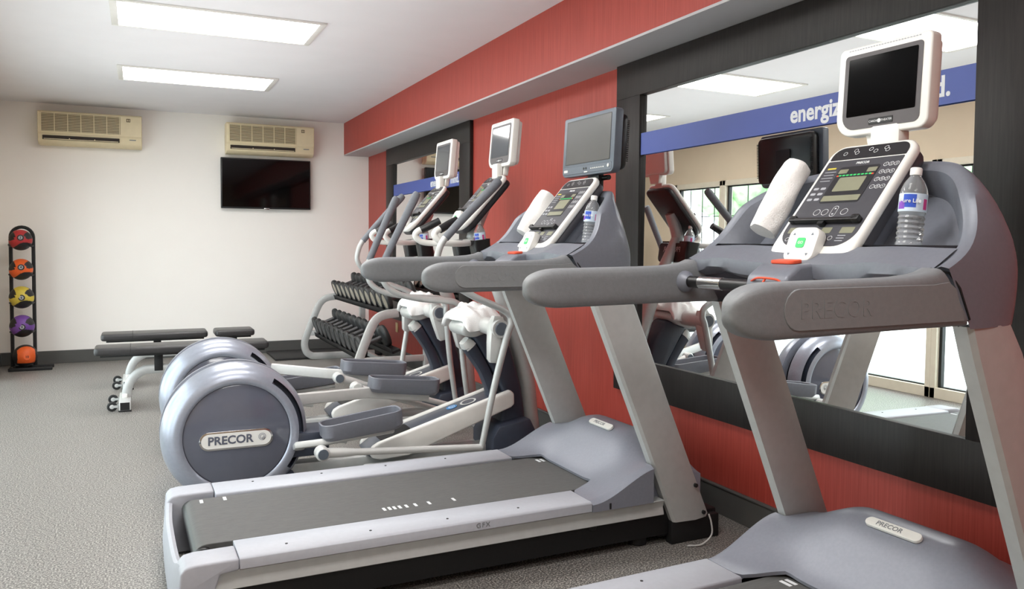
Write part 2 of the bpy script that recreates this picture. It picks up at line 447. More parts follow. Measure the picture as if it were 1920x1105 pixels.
def ballmesh(r, seed, full):
    b = new(); bmesh.ops.create_uvsphere(b, u_segments=112, v_segments=80, radius=r)
    for f in b.faces:
        c = f.calc_center_median().normalized()
        # coloured tri-lobed swoosh on the front, the rest black
        ang = math.atan2(c.z, c.x); fro = -c.y
        if full: on = fro > .45 and abs(c.x) < .7 and c.z > -.6
        else:
            w1 = .06*math.sin(9*ang+seed)
            left = (c.x+.72)**2+(c.z-.30)**2 < .20+w1
            low_ = c.z < -.50+.22*math.sin(2.6*c.x+seed*.5)+.10*c.x
            right = (c.x-.80)**2+(c.z-.45)**2 < .10+w1*.5
            on = fro > .02 and not (left or low_ or right)
        f.material_index = 1 if on else 0
    return b
for i, (z, r, mm, num, lab) in enumerate(balls):
    o = empty('medicine_ball', (MX+(.0 if i < 4 else .02), MY-.095, z), -.12 if i < 4 else .25, lab, 'medicine ball', 'medicine balls on the rack')
    link('ball_shell', ballmesh(r, [.6, .2, 1.0, 1.2, 0][i], i == 4), ['med_black', mm], o)
    f = fr((r*.22 if i < 4 else 0, -r*.94, r*(.22 if i in (0, 1) else (.02 if i == 2 else -.02))), (1, 0, 0), (0, .15, 1))
    b = new(); poly_prism(b, [(.028*math.cos(a), .028*math.sin(a)) for a in [2*PI*k/24 for k in range(24)]], f, -.004, .006); bd = link('weight_badge', b, 'med_black' if i < 4 else mm, o)
    b = new(); poly_prism(b, [(.018*math.cos(a), .018*math.sin(a)) for a in [2*PI*k/24 for k in range(24)]], f, .005, .0066); link('badge_ring', b, 'print_dim' if i < 4 else mm, bd)
    text('weight_number', num, .03, 'print' if i < 0 else 'black', bd, f, 0, 0, .0072, .0005, .0008)

# ------------------------------------------------------------------ weight benches
def bench(y, dx, lab):
    t = empty('weight_bench', (dx, y, 0), 0, lab, 'bench', 'black vinyl weight benches')
    def pad(x0, x1, name):
        b = new(); poly_prism(b, rr(x1-x0, .27, .03, 5, cx=(x0+x1)/2), xy, .402, .458, .018, 3); p = link(name, b, 'vinyl', t)
        b = new(); box(b, (x0+.04, -.11, .388), (x1-.03, .11, .404), .004); link('pad_board', b, 'black_matte', p)
        if x1-x0 > .5:
            b = new(); xs = x0+.24
            tube(b, [(xs, -.136, .42), (xs, -.133, .452), (xs, -.12, .4585), (xs, .12, .4585), (xs, .133, .452)], .0018, 6); link('seam', b, 'black_matte', p)
    pad(-.30, .53, 'back_pad'); pad(.59, .92, 'seat_pad')
    b = new(); tube(b, [(-.09, 0, .06), (-.085, 0, .13), (-.05, 0, .21), (.02, 0, .262), (.12, 0, .272), (.75, 0, .275), (.83, 0, .25), (.87, 0, .18), (.875, 0, .06)], .033, 12, 4, (.8, 1)); link('main_beam', b, 'silver', t)
    for x, n in ((-.1, .2), (.875, .26)):
        b = new(); box(b, (x-.04, -n, .005), (x+.04, n, .075), .006); ft = link('foot_beam', b, 'silver_light', t)
        b = new(); box(b, (x-.031, -n-.001, .013), (x+.031, -n+.01, .067)); link('open_end', b, 'black', ft)
        b = new(); box(b, (x-.043, -n-.004, .001), (x+.043, -n+.02, .012), .002); link('rubber_pad', b, 'rubber', ft)
    b = new(); box(b, (.1, -.03, .26), (.16, .03, .39), .004); box(b, (.72, -.03, .26), (.78, .03, .39), .004); link('pad_post', b, 'black_matte', t)
    for s in (-1, 1):
        b = new(); cyl(b, (-.185, s*.15-.013, .035), (-.185, s*.15+.013, .035), .034, 20, .006); w = link('wheel', b, 'rubber', t)
        b = new(); cyl(b, (-.185, s*.15-.015, .035), (-.185, s*.15+.015, .035), .016, 14, .002); link('wheel_hub', b, 'silver_light', w)
        b = new(); box(b, (-.185, s*.15-.02, .028), (-.132, s*.15-.014, .045)); box(b, (-.185, s*.15+.014, .028), (-.132, s*.15+.02, .045)); box(b, (-.145, s*.15-.02, .026), (-.13, s*.15+.02, .047)); link('wheel_bracket', b, 'silver', w)
    b = new()
    for s in (-1, 1): box(b, (-.12, s*.045-.012, .075), (-.085, s*.045+.012, .105), .004)
    link('bumper', b, 'white_plastic', t)
bench(6.62, 0, 'black padded weight bench nearer the elliptical drums')
bench(7.55, .01, 'black padded weight bench farther back, close to the back wall')

# ------------------------------------------------------------------ rubber mat, dumbbell rack and dumbbells
b = new(); box(b, (1.27, 8.54, .001), (2.40, 9.18, .022), .005)
tag(link('rubber_mat', b, 'rubber', None), 'thin black rubber mat on the floor behind the dumbbell rack', 'mat')
RY0, RY1 = 6.36, 8.5
t = empty('dumbbell_rack', (0, 7.43, 0), 0, 'silver two tier dumbbell rack against the red wall', 'rack')
prof = [(2.3, .035), (1.72, .035), (1.62, .05), (1.572, .1), (1.562, .19), (1.60, .3), (1.678, .503), (1.73, .6), (1.80, .645), (1.92, .66)]
for s in (RY0, RY1):
    b = new(); tube(b, [(x, s-7.43, z) for x, z in prof], .036, 14, 5, (.72, 1)); fm = link('side_frame', b, 'silver', t)
    b = new(); box(b, (2.14, s-7.43-.025, .03), (2.2, s-7.43+.025, .80), .006); box(b, (1.6, s-7.43-.02, .255), (2.16, s-7.43+.02, .305), .005); link('rear_post', b, 'silver', fm)
b = new(); box(b, (2.15, RY0-7.43, .04), (2.19, RY1-7.43, .09), .004); link('cross_bar', b, 'silver', t)
TI = math.atan2(.1, .26)
tiers = []
for (x0, z0) in ((1.86, .662), (1.66, .275)):
    f = fr((x0, 0, z0), (math.cos(TI), 0, math.sin(TI)), (0, 1, 0)); tiers.append(f)
    b = new()
    for a0, a1 in ((0, .07), (.22, .29)):
        poly_prism(b, [(a0, RY0-7.43), (a1, RY0-7.43), (a1, RY1-7.43), (a0, RY1-7.43)], f, -.035, -.015)
        poly_prism(b, [(a0, RY0-7.43), (a0+.006, RY0-7.43), (a0+.006, RY1-7.43), (a0, RY1-7.43)], f, -.035, .012)
    link('tier_tray', b, 'black_matte', t)
def dumbbell(face):
    r = empty('dumbbell', (0, 0, 0))
    b = new(); cyl(b, (-.075, 0, 0), (.075, 0, 0), .016, 14); link('handle', b, 'handle_steel', r)
    for s in (-1, 1):
        b = new(); lathe(b, [(.001, s*.078), (.05, s*.078), (.07, s*.088), (.078, s*.1), (.078, s*.122), (.072, s*.132), (.058, s*.132), (.054, s*.126), (.001, s*.126)], (0, 0, 0), (1, 0, 0), 28); h = link('weight_head', b, 'iron', r)
        b = new(); lathe(b, [(.001, s*.1255), (.054, s*.1255), (.054, s*.1285), (.001, s*.1295)], (0, 0, 0), (1, 0, 0), 24); link('end_plate', b, face, h)
    return r
ordn = ['first', 'second', 'third', 'fourth', 'fifth', 'sixth', 'seventh', 'eighth', 'ninth', 'tenth', 'eleventh']
for ti, (f, n, face, tn, y0, dy) in enumerate(((tiers[0], 11, 'ringface', 'upper', 8.36, .187), (tiers[1], 10, 'ringface_dark', 'lower', 8.34, .1985))):
    base = dumbbell(face)
    for k in range(n):
        o = base if k == 0 else dup(base)
        sc = 1.14 if ti == 0 else 1.24
        o.location = V(f(.145, 0, .0)) + V((0, y0-dy*k, 0)) + V((-math.sin(TI), 0, math.cos(TI)))*(.076*sc-.004)
        o.rotation_euler = (0, -TI, 0); o.scale = (1, sc, sc)
        tag(o, 'black round-headed dumbbell on the %s rack tier, %s from the back wall' % (tn, ordn[k]), 'dumbbell', 'dumbbells on the %s tier' % tn)
b = new(); box(b, (XW-.008, 8.03, .30), (XW, 8.105, .40), .003); o = link('wall_outlet', b, 'brass', None)
tag(o, 'small ivory outlet plate low on the red wall behind the dumbbell rack', 'outlet')

# ------------------------------------------------------------------ shared exercise console and monitors
TD = V((.647, 0, .763))
def ring2d(r, w, cx, cy, n=20):
    return [(cx+r*math.cos(2*PI*k/n), cy+r*math.sin(2*PI*k/n)) for k in range(n)]
def rings(bm, f, lst, n, w=.0014):
    for (cx, cy, r) in lst:
        A = [bm.verts.new(f(cx+r*math.cos(2*PI*k/18), cy+r*math.sin(2*PI*k/18), n)) for k in range(18)]
        B = [bm.verts.new(f(cx+(r-w)*math.cos(2*PI*k/18), cy+(r-w)*math.sin(2*PI*k/18), n)) for k in range(18)]
        for k in range(18): bm.faces.new((A[k], A[(k+1) % 18], B[(k+1) % 18], B[k]))

def console(t, o, up, W, H, style):
    f = fr(o, (0, -1, 0), up)
    b = new(); poly_prism(b, rr(W, H, (.05, .05, .085, .085), 8, cy=H/2), f, -.03, 0, .012, 3); c = link('console', b, 'white_plastic', t)
    b = new(); poly_prism(b, rr(W-.012, H-.012, (.045, .045, .08, .08), 8, cy=H/2), f, -.065, -.029, .012, 2); link('console_back', b, 'panel_dark' if style == 'elliptical' else 'panel', c)
    w = W-.036
    # main charcoal panel and the darker header strip above it
    b = new(); poly_prism(b, rr(w, H*.70, (.004, .004, .06, .06), 8, cy=H*.505), f, -.004, .0012); link('key_panel', b, 'panel', c)
    b = new(); poly_prism(b, rr(w, H*.105, (.034, .034, .003, .003), 8, cy=H*.917), f, -.004, .0014); link('header_strip', b, 'panel_dark', c)
    b = new(); poly_prism(b, rr(w*.53, H*.30, .008, 4, cy=H*.645), f, 0, .0022); d = link('display', b, 'panel_dark', c)
    b = new(); poly_prism(b, rr(w*.36, H*.115, .004, 3, cy=H*.645), f, .002, .003); poly_prism(b, rr(w*.5, H*.045, .002, 2, cy=H*.53), f, .002, .003)
    for s in (-1, 1): poly_prism(b, rr(w*.12, H*.035, .002, 2, cx=s*w*.19, cy=H*.755), f, .002, .003)
    link('lcd', b, 'lcd', d)
    b = new()
    for i in range(9): poly_prism(b, rr(w*.035, .005, .001, 1, cx=(i-4)*w*.05, cy=H*.72), f, .002, .003)
    link('indicator_lights', b, 'green', d)
    b = new()
    for i in (-5, 5): poly_prism(b, rr(w*.03, .005, .001, 1, cx=i*w*.046, cy=H*.718), f, .002, .003)
    link('indicator_print', b, 'orange', d)
    text('display_name', 'PRECOR', .012, 'print', d, f, 0, H*.822, .0018, .0003, .0003)
    # keypad 1-9, - 0 enter
    kp = [(w*.33+i*w*.065, H*(.79-j*.06)) for j in range(4) for i in range(3)]
    b = new(); rings(b, f, [(x, y, w*.03) for x, y in kp], .0018); k = link('keypad', b, 'print', c)
    for (x, y), s in zip(kp, '123456789-0+'): text('key_digit', s, .010, 'print', k, f, x, y, .0018, .0002)
    b = new(); rings(b, f, [(-w*.2, H*.42, w*.045), (-w*.09, H*.42, w*.045), (w*.17, H*.42, w*.045), (-w*.38, H*.205, w*.028), (w*.2, H*.215, w*.03)], .0018)
    for pts in (rr(w*.075, H*.085, w*.036, 5, cx=w*.03, cy=H*.425),):
        q = [(w*.03+(x-w*.03)*.88, H*.425+(y-H*.425)*.92) for x, y in pts]
        A = [b.verts.new(f(x, y, .0018)) for x, y in pts]; B = [b.verts.new(f(x, y, .0018)) for x, y in q]
        for i in range(len(pts)): b.faces.new((A[i], A[(i+1) % len(pts)], B[(i+1) % len(pts)], B[i]))
    for s in (1, -1):
        A = [b.verts.new(f(w*.03+x, H*.425+s*y, .0018)) for x, y in ((-.004, .008), (.004, .008), (0, .014))]; b.faces.new(A)
    rings(b, f, [(x, H*(.915+(i % 2)*.02), .007) for i, x in enumerate((-w*.33, -w*.2, -w*.17, 0, .02, w*.2, w*.23))], .002)
    link('button_print', b, 'print', c)
    b = new()
    for i in range(3):
        for j in range(2): poly_prism(b, rr(w*.07, .009, .003, 2, cx=-w*(.43-j*.1), cy=H*(.62-i*.045)), f, 0, .0018)
    for i in range(4): poly_prism(b, rr(w*(.16-.02*(i % 2)), .0025, .0005, 1, cx=-w*.38, cy=H*(.76-i*.025)), f, 0, .0018)
    for i in range(3):
        poly_prism(b, rr(w*.1, .0025, .0005, 1, cx=w*.33, cy=H*(.235-i*.02)), f, 0, .0018); poly_prism(b, rr(w*.1, .0025, .0005, 1, cx=-w*.28, cy=H*(.225-i*.02)), f, 0, .0018)
    link('panel_print', b, 'print_dim', c)
    b = new(); poly_prism(b, rr(w*.12, .006, .001, 1, cx=-w*.39, cy=H*.79), f, 0, .0018); link('yellow_note', b, 'yellow', c)
    b = new()
    for x, ww in ((-.36, .15), (-.13, .13), (.09, .13), (.36, .17)): poly_prism(b, rr(w*ww, H*.045, .002, 2, cx=w*x, cy=H*.275), f, 0, .0018)
    link('metric_windows', b, 'lcd', c)
    b = new(); poly_prism(b, rr(w*.92, .010, .003, 2, cy=H*.335), f, .002, .020, .002)
    for s in (-1, 1): poly_prism(b, rr(.026, .02, .005, 3, cx=s*w*.42, cy=H*.345), f, .0, .020, .003)
    poly_prism(b, rr(.02, .012, .002, 2, cy=H*.315), f, .002, .016)
    link('book_ledge', b, 'black', c)
    # raised white key pad at the bottom with a green key
    g = fr(f(-.005, H*.125, .022), (0, -1, 0), V(up)*.95+V((-.30, 0, 0)))
    b = new(); poly_prism(b, rr(.105, .105, .026, 6), g, -.028, .006, .006, 2); p = link('quick_keys', b, 'white_plastic', c)
    b = new(); poly_prism(b, rr(.030, .030, .006, 3, cx=-.001, cy=.004), g, .004, .0075); link('go_key', b, 'green', p)
    text('go_print', 'GO', .012, 'white_plastic', p, g, -.001, .004, .0078, .0002)
    b = new()
    for sx in (-1, 1):
        for sy in (-1, 1):
            A = [b.verts.new(g(sx*.032+x, sy*.03+y*sy, .0068)) for x, y in ((-.005, -.003), (.005, -.003), (0, .005))]; b.faces.new(A)
    link('arrow_keys', b, 'tvgrey', p)
    return f

def monitor_white(t, o, W, H, screen, tilt=.06, rz=0):
    f = fr(o, (math.sin(rz), -math.cos(rz), 0), (tilt*math.cos(rz), 0, 1))
    b = new(); poly_prism(b, rr(W, H, (.018, .018, .06, .03), 7, cy=H/2), f, -.03, .012, .006, 3); m = link('monitor', b, 'white_plastic', t)
    b = new(); poly_prism(b, rr(W*.93, H*.93, (.02, .02, .05, .03), 6, cy=H/2), f, -.055, -.025, .012, 2); bk = link('monitor_back', b, 'cream_plastic', m)
    b = new(); poly_prism(b, rr(W*.84, H*.84, (.012, .012, .045, .02), 6, cy=H*.49), f, .01, .0135); link('bezel', b, 'bezel_dark', m)
    b = new(); poly_prism(b, rr(W*.745, H*.645, .004, 3, cy=H*.54), f, .012, .0145); link('screen', b, screen, m)
    b = new(); poly_prism(b, rr(W*.26, .019, .002, 2, cx=W*.02, cy=H*.135), f, .012, .015); lg = link('maker_plate', b, 'black', m)
    text('maker_print', 'CARDIO   THEATER', .009, 'print', lg, f, W*.02, H*.135, .0152, .0002)
    b = new(); poly_prism(b, ring2d(.006, 0, W*.02-.004, H*.135), f, .013, .0154); link('maker_dot', b, 'print', lg)
    b = new()
    for i in range(26): poly_prism(b, rr(.007, .003, .001, 1, cx=(i-12.5)*.0095, cy=H*.965), f, .01, .0127)
    link('vent_slots', b, 'print_dim', m)
    b = new(); poly_prism(b, [(-.06, .01), (.06, .01), (.045, -.05), (-.045, -.05)], f, -.035, -.005, .004); link('monitor_neck', b, 'white_plastic', t)

# ------------------------------------------------------------------ treadmill
FL = -.0588   # floor level in the machines' own units
def treadmill(name_loc, rz, lab, mon):
    t = empty('treadmill', name_loc, rz, lab, 'treadmill', 'treadmills facing the red wall'); t.scale = (.955,)*3
    # chassis under the deck
    b = new(); box(b, (.22, -.42, -.02), (2.22, .42, .125), .01); box(b, (2.02, -.41, -.03), (2.34, .41, .06), .008)
    for x in (.32, 1.95):
        for s in (-.36, .36): cyl(b, (x, s, FL), (x, s, .05), .04, 16, .004)
    link('chassis', b, 'black_matte', t)
    for s in (-1, 1):
        b = new(); pr = [(.40, .15), (.459, .15), (.453, .135), (.447, .118), (.452, .102), (.456, .086), (.40, .082)]
        poly_prism(b, [(s*y, z) for y, z in pr], yz, .2, 2.02, .002, 1); link('side_extrusion', b, 'silver', t)
        b = new(); pr = [(.285, .187), (.29, .192), (.452, .192), (.464, .186), (.466, .152), (.44, .149), (.285, .16)]
        poly_prism(b, [(s*y, z) for y, z in pr], yz, .286, 1.655, .002, 1); st = link('foot_rail', b, 'strip', t)
        b = new()
        for x in (.45, .75, 1.05, 1.35): cyl(b, (x, s*.40, .19), (x, s*.40, .1935), .005, 8)
        link('screw', b, 'rail_dark', st)
        b = new(); f = fr((.0, s*.4665, .171), (s*-1, 0, 0) if s > 0 else (1, 0, 0), (0, 0, 1)); 
        if s < 0: text('model_print', 'GFX', .026, 'rail', st, f, 1.17, 0, 0, .0003, .0002, spacing=1.3)
        b.free()
        # rear end cap
        b = new(); pts = [(.285, .192), (.15, .191), (.118, .186), (.102, .168), (.096, .10), (.106, -.052), (.21, -.052), (.21, .10), (.225, .145), (.285, .151)]
        poly_prism(b, pts, xz, s*.335, s*.47, .009, 3); link('rear_cap', b, 'strip', t)
        b = new(); box(b, (.155, s*.4695-.001, .03), (.165, s*.4695+.0015, .05), .002); box(b, (.13, s*.4695-.001, .05), (.138, s*.4695+.0015, .062), .002); link('cap_hole', b, 'rail_dark', t)
    b = new(); rg = []
    for k in range(41):
        y = -.41+.82*k/40; ay = abs(y); q = min(1, max(0, (ay-.24)/.16)); q = q*q*(3-2*q)
        zt = .14+.038*q; xr = .082+.018*(ay/.41)**3
        rg.append([V((xr+.03, y, zt-.004)), V((xr+.018, y, zt)), V((xr+.007, y, zt-.006)), V((xr, y, zt-.03)), V((xr-.006, y, .055)), V((xr-.002, y, -.02)), V((xr+.008, y, -.045)), V((xr+.03, y, -.045))])
    loft(b, rg); link('rear_guard', b, 'strip', t)
    # belt with rounded rear end and markings
    b = new(); pts = [(1.9, .184), (.22, .184)]+[(.2-.042*math.sin(a)+.0, .142+.042*math.cos(a)) for a in [PI*k/10 for k in range(0, 11)]]+[(1.9, .1)]
    poly_prism(b, pts, xz, -.268, .268, .002, 1); bl = link('running_belt', b, 'belt', t)
    b = new(); f = fr((0, 0, .1846), (1, 0, 0), (0, 1, 0))
    b.free()
    for x, y, w_, h_ in [(x, -.175, .011, .035) for x in (.87, .892, .912, .934, .962, 1.0, 1.058, 1.165)]+[(x, y, .013, .045) for x, y in ((.225, .225), (.315, .228), (1.755, .2), (1.778, .2))]:
        b = new(); poly_prism(b, rr(w_, h_, .001, 1, cx=x, cy=y), f, 0, .0012); link('belt_mark', b, 'print', bl, False)
    b = new(); cyl(b, (.19, -.29, .14), (.19, .29, .14), .036, 20); link('rear_roller', b, 'black', t)
    # motor hood
    def sm(a, c, x): x = min(1, max(0, (x-a)/(c-a))); return x*x*(3-2*x)
    NX, NY = 26, 44; b = new(); G = []
    for j in range(NY+1):
        y = -.468+.936*j/NY; ay = abs(y)
        x0 = 1.655+(.135*(1-sm(.225, .315, ay)))
        row = []
        for i in range(NX+1):
            x1 = 2.27 if ay < .385 else 1.955
            x = min(x0+(2.27-x0)*i/NX, x1)
            side = .192+.118*sm(1.655, 1.99, x)
            cen = .192+.2*sm(1.76, 2.03, x)
            bl_ = sm(.15, .40, ay)
            z = cen*(1-bl_)+side*bl_
            z -= .10*sm(2.06, 2.30, x0+(2.27-x0)*i/NX if ay < .385 else x)
            z -= .012*sm(.45, .468, ay)
            row.append(b.verts.new((x, y, z)))
        G.append(row)
    for j in range(NY):
        for i in range(NX): b.faces.new((G[j][i], G[j][i+1], G[j+1][i+1], G[j+1][i]))
    for side in (0, NY):
        lo = [b.verts.new((v.co.x, v.co.y, .15)) for v in G[side]]
        for i in range(NX): b.faces.new((G[side][i], G[side][i+1], lo[i+1], lo[i]))
    lo = [b.verts.new((r[-1].co.x, r[-1].co.y, .08 if abs(r[-1].co.y) < .385 else .15)) for r in G]
    for j in range(NY): b.faces.new((G[j][-1], G[j+1][-1], lo[j+1], lo[j]))
    lo = [b.verts.new((r[0].co.x+.004, r[0].co.y, r[0].co.z-.012 if abs(r[0].co.y) < .3 else .15)) for r in G]
    for j in range(NY): b.faces.new((G[j][0], G[j+1][0], lo[j+1], lo[j]))
    hd = link('motor_hood', b, 'hood', t, True, 50)
    f = fr((1.985, 0, .386), (0, -1, 0), (.62, 0, .36))
    b = new(); poly_prism(b, rr(.19, .034, .017, 6), f, -.006, .004, .001, 1); bd = link('hood_badge', b, 'white_plastic', hd)
    text('badge_lettering', 'PRECOR', .024, 'rail', bd, f, -.012, 0, .0042, .0003, .0004)
    for s in (-1, 1):
        b = new(); box(b, (1.735, s*.4675-.002, .152), (1.745, s*.4675+.002, .178), .003); link('hood_slot', b, 'rail_dark', hd)
    # uprights
    for s in (-1, 1):
        b = new()
        def sec(x0, x1, z, o=.458):
            xm = x0+(x1-x0)*.6
            return [V((x0, s*.405, z)), V((xm, s*.395, z)), V((x1, s*.41, z)), V((x1+.004, s*.43, z)), V((x1-.004, s*(o-.016), z)), V((xm, s*o, z)), V((x0+.012, s*.45, z)), V((x0, s*.44, z))]
        loft(b, [sec(1.645, 1.822, 1.058, .45), sec(1.672, 1.868, .984, .455), sec(1.958-.088, 2.065, .52), sec(2.067, 2.268, .055), sec(2.075, 2.26, .04)])
        up = link('upright', b, 'silver', t, True, 22)
        for x, z in ((2.19, .19), (2.235, .065)):
            b = new(); cyl(b, (x, s*.445, z), (x, s*.4565, z), .009, 12); link('bolt_hole', b, 'rail_dark', up)
        b = new(); box(b, (2.07, s*.42-.022, FL), (2.33, s*.42+.022, .046), .006); link('upright_foot', b, 'black_matte', t)
        b = new(); cyl(b, (1.68, s*.418, .075), (1.68, s*.432, .075), .018, 18, .003); link('adjuster', b, 'black', t)
    # handrails
    nose = [(1.05-.111*max(0, math.cos(a))**.85, 1.113-.004*max(0, math.cos(a))+.055*math.sin(a)) for a in [PI/2-PI*k/20 for k in range(21)]]
    for s in (-1, 1):
        top = [(1.06, 1.1695), (1.3, 1.174), (1.42, 1.176), (1.47, 1.181), (1.51, 1.192), (1.535, 1.197)]
        b = new(); rg = []
        st = [(.939+.111*(1-math.cos(q*PI/2)), max(.04, math.sin(q*PI/2)**.8), 0) for q in [k/12 for k in range(13)]]
        st += [(1.2, 1, 0), (1.34, 1, 0), (1.42, 1, .25), (1.47, 1, .5), (1.51, 1, .75), (1.54, 1, 1)]
        for x, k_, sh in st:
            ring = []
            for i in range(40):
                a = 2*PI*i/40; c, d = math.cos(a), math.sin(a); m = (abs(c)**5+abs(d)**5)**-.2
                y, z = c*m*.0368*(k_**.7), d*m*.0575*k_
                zz = 1.1125+.006*min(1, (x-.94)/.5)+z+(.02*sh**2 if z > 0 else -.0)*max(0, z/.0575)-(.05-.05*sh)*0
                ring.append(V((x+sh*(1.187-zz)*.74, s*.4215+y, zz)))
            rg.append(ring)
        loft(b, rg); hr = link('handrail', b, 'rail', t, True, 60)
        f = fr((0, s*.4585, 0), (-s, 0, 0), (0, 0, 1)) if s > 0 else fr((0, s*.4585, 0), (1, 0, 0), (0, 0, 1))
        q = 1 if s < 0 else -1
        po = [(1.02-.03*math.cos(a), 1.116+.042*math.sin(a)) for a in [PI/2+PI*k/10 for k in range(11)]]
        po = [(1.095+.042*math.cos(a), 1.117+.042*math.sin(a)) for a in [PI/2+PI*k/10 for k in range(11)]]+[(1.608, 1.075), (1.575, 1.15), (1.55, 1.165), (1.5, 1.16)]
        b = new(); poly_prism(b, [(q*x, z) for x, z in po], f, -.004, .002, .001, 1); pn = link('side_panel', b, 'rail_panel', hr)
        text('embossed_lettering', 'PRECOR', .052, 'rail_panel', pn, f, q*1.2, 1.115, .0022, .0006, .0008, spacing=1.1)
        # dark joint between rail and cowl
        b = new(); tube(b, [(1.535, s*.394, 1.186), (1.545, s*.418, 1.194), (1.565, s*.45, 1.184), (1.59, s*.4585, 1.15), (1.629, s*.4575, 1.078), (1.612, s*.44, 1.062)], .0026, 6); link('joint', b, 'rail_dark', hr)
    # cross bar with heart rate grips and the stop switch
    b = new(); cyl(b, (1.49, -.40, 1.128), (1.49, .40, 1.128), .018, 16); cb = link('cross_bar', b, 'black', t)
    for s in (-1, 1):
        b = new(); cyl(b, (1.49, s*.21, 1.128), (1.49, s*.31, 1.128), .0192, 18, .001); link('heart_rate_grip', b, 'chrome', cb)
        b = new(); lathe(b, [(.034, 0), (.032, .012), (.024, .024), (.019, .03)], (1.49, s*.387, 1.128), (0, -s, 0), 18); link('bar_collar', b, 'cowl', cb)
    b = new(); poly_prism(b, [(1.44, 1.105), (1.62, 1.105), (1.62, 1.185), (1.575, 1.198), (1.50, 1.192), (1.452, 1.16)], xz, -.075, .075, .012, 3); sw = link('stop_housing', b, 'cowl', t)
    f = fr((1.525, 0, 1.1985), (0, -1, 0), (1, 0, .08)); b = new(); poly_prism(b, rr(.085, .045, .015, 5), f, -.004, .006, .003, 2); link('stop_button', b, 'orange', sw)
    b = new(); tube(b, [(1.452, .055, 1.145), (1.44, .02, 1.155), (1.438, -.02, 1.156), (1.446, -.05, 1.152), (1.45, -.06, 1.14)], .003, 8, 4); tube(b, [(1.44, -.01, 1.155), (1.43, -.002, 1.13), (1.425, .01, 1.10)], .003, 8, 3); link('safety_lanyard', b, 'orange', sw)
    # cowl: scoop shaped shroud with a recessed bottle tray
    T_, N_ = V((.70, 0, .714)), V((.714, 0, -.70))
    O_ = V((1.553, 0, 1.195))
    NT = 56
    def rim(th, hw, Ls):
        c, s_ = math.cos(th), math.sin(th)
        y = -hw*(1 if c >= 0 else -1)*abs(c)**.6
        s1 = Ls*s_
        return O_+T_*s1+N_*(.03*math.sin(min(1, s1/.24)*PI))+V((.09*s_**8, y, 0))
    b = new(); R0, R3 = [], []
    TH = [PI*k/NT for k in range(NT+1)]
    outer = [rim(th, .456, .402) for th in TH]
    low = []
    for th, p in zip(TH, outer):
        s_ = math.sin(th)
        x = 1.635+.206*min(1, s_/.45)**.8
        low.append(V((x, p.y*1.0 if abs(p.y) > .40 else p.y, 1.055)))
    rowsM = []
    for k in range(17):
        u = k/16; row = []
        for p, q in zip(outer, low):
            c_ = V((max(p.x, q.x)+.05, (p.y+q.y)/2*1.03, max(p.z+.012, q.z)))
            c_ = ((p+q)/2).lerp(c_, min(1, max(0, (p.x-O_.x)/.13))**.8)
            row.append(p*(1-u)**2+c_*2*u*(1-u)+q*u*u)
        rowsM.append(row)
    # rounded lip: outer rim -> inner rim
    inner = [rim(th, .424, .366) for th in TH]
    mid = [(p+q)/2-N_*.006 for p, q in zip(outer, inner)]
    loft(b, [inner, mid]+rowsM, closed=False)
    # tray loop and dash
    s0 = .085
    fl = lambda p: (p-O_).dot(T_)
    ins = [p for p in inner if fl(p) >= s0-1e-6]
    L1 = ins
    cen = sum(L1, V())/len(L1)
    L2 = [cen+(p-cen)*.93+N_*.03 for p in L1]; L3 = [cen+(p-cen)*.86+N_*.085 for p in L1]
    loft(b, [L1, L2, L3], closed=True, caps=False); b.faces.new([b.verts.new(p) for p in L3])
    # dash below the tray and the rolled lip
    yl = [-.424+.848*k/30 for k in range(31)]
    def bul(y): return .016*math.exp(-((abs(y)-.27)/.09)**2)
    rws = []
    for s1, n_ in ((s0, .022), (.05, .012), (.015, .002), (-.008, -.006)):
        rws.append([O_+T_*s1+N_*(n_-bul(y)*(1 if s1 < .06 else .3))+V((0, y, 0)) for y in yl])
    for dx, dz in ((-.012, -.018), (-.008, -.04), (.02, -.052), (.07, -.05)):
        rws.append([O_+V((dx-bul(y)*.8, y, dz+(.022*math.exp(-((abs(y)-.3)/.07)**2) if dz < -.03 else 0))) for y in yl])
    loft(b, rws, closed=False)
    # filler strips between the inner rim below the tray and the dash edge
    lowL = [p for th, p in zip(TH, inner) if fl(p) <= s0+.02 and p.y < 0]
    cw = link('cowl', b, 'cowl', t, True, 45)
    f = console(t, (1.566, 0, 1.186), TD, .295, .472, 'treadmill')
    b = new(); poly_prism(b, rr(.24, .3, .02, 4, cy=.2), f, -.12, -.06, .01, 2); link('console_pedestal', b, 'cowl', t)
    if mon == 'white':
        monitor_white(t, (1.915, .022, 1.575), .316, .272, 'screen')
        b = new(); box(b, (1.90, -.05, 1.50), (1.95, .05, 1.60), .01); link('monitor_stem', b, 'white_plastic', t)
    else:
        g = fr((1.90, .0, 1.558), (0, -1, 0), (.05, 0, 1)); W, H = .455, .285
        b = new(); poly_prism(b, rr(W, H, (.015, .015, .03, .03), 5, cy=H/2), g, -.03, .012, .006, 2); m = link('monitor', b, 'tvgrey', t)
        b = new(); poly_prism(b, rr(W*.9, H*.88, .03, 5, cy=H/2), g, -.075, -.028, .015, 2); bk = link('monitor_back', b, 'black', m)
        b = new()
        for i in range(22):
            for s in (-1, 1): poly_prism(b, rr(.012, .004, .001, 1, cx=s*W*.43, cy=H*.2+i*.0085), g, -.08, -.03)
        link('cooling_fins', b, 'black_matte', bk)
        b = new(); poly_prism(b, rr(.1, .1, .006, 3, cy=H*.5), g, -.083, -.07, .002, 1); link('mount_plate', b, 'black_matte', bk)
        b = new(); poly_prism(b, rr(W*.865, H*.735, .004, 3, cy=H*.57), g, .01, .0128); link('screen_border', b, 'black', m)
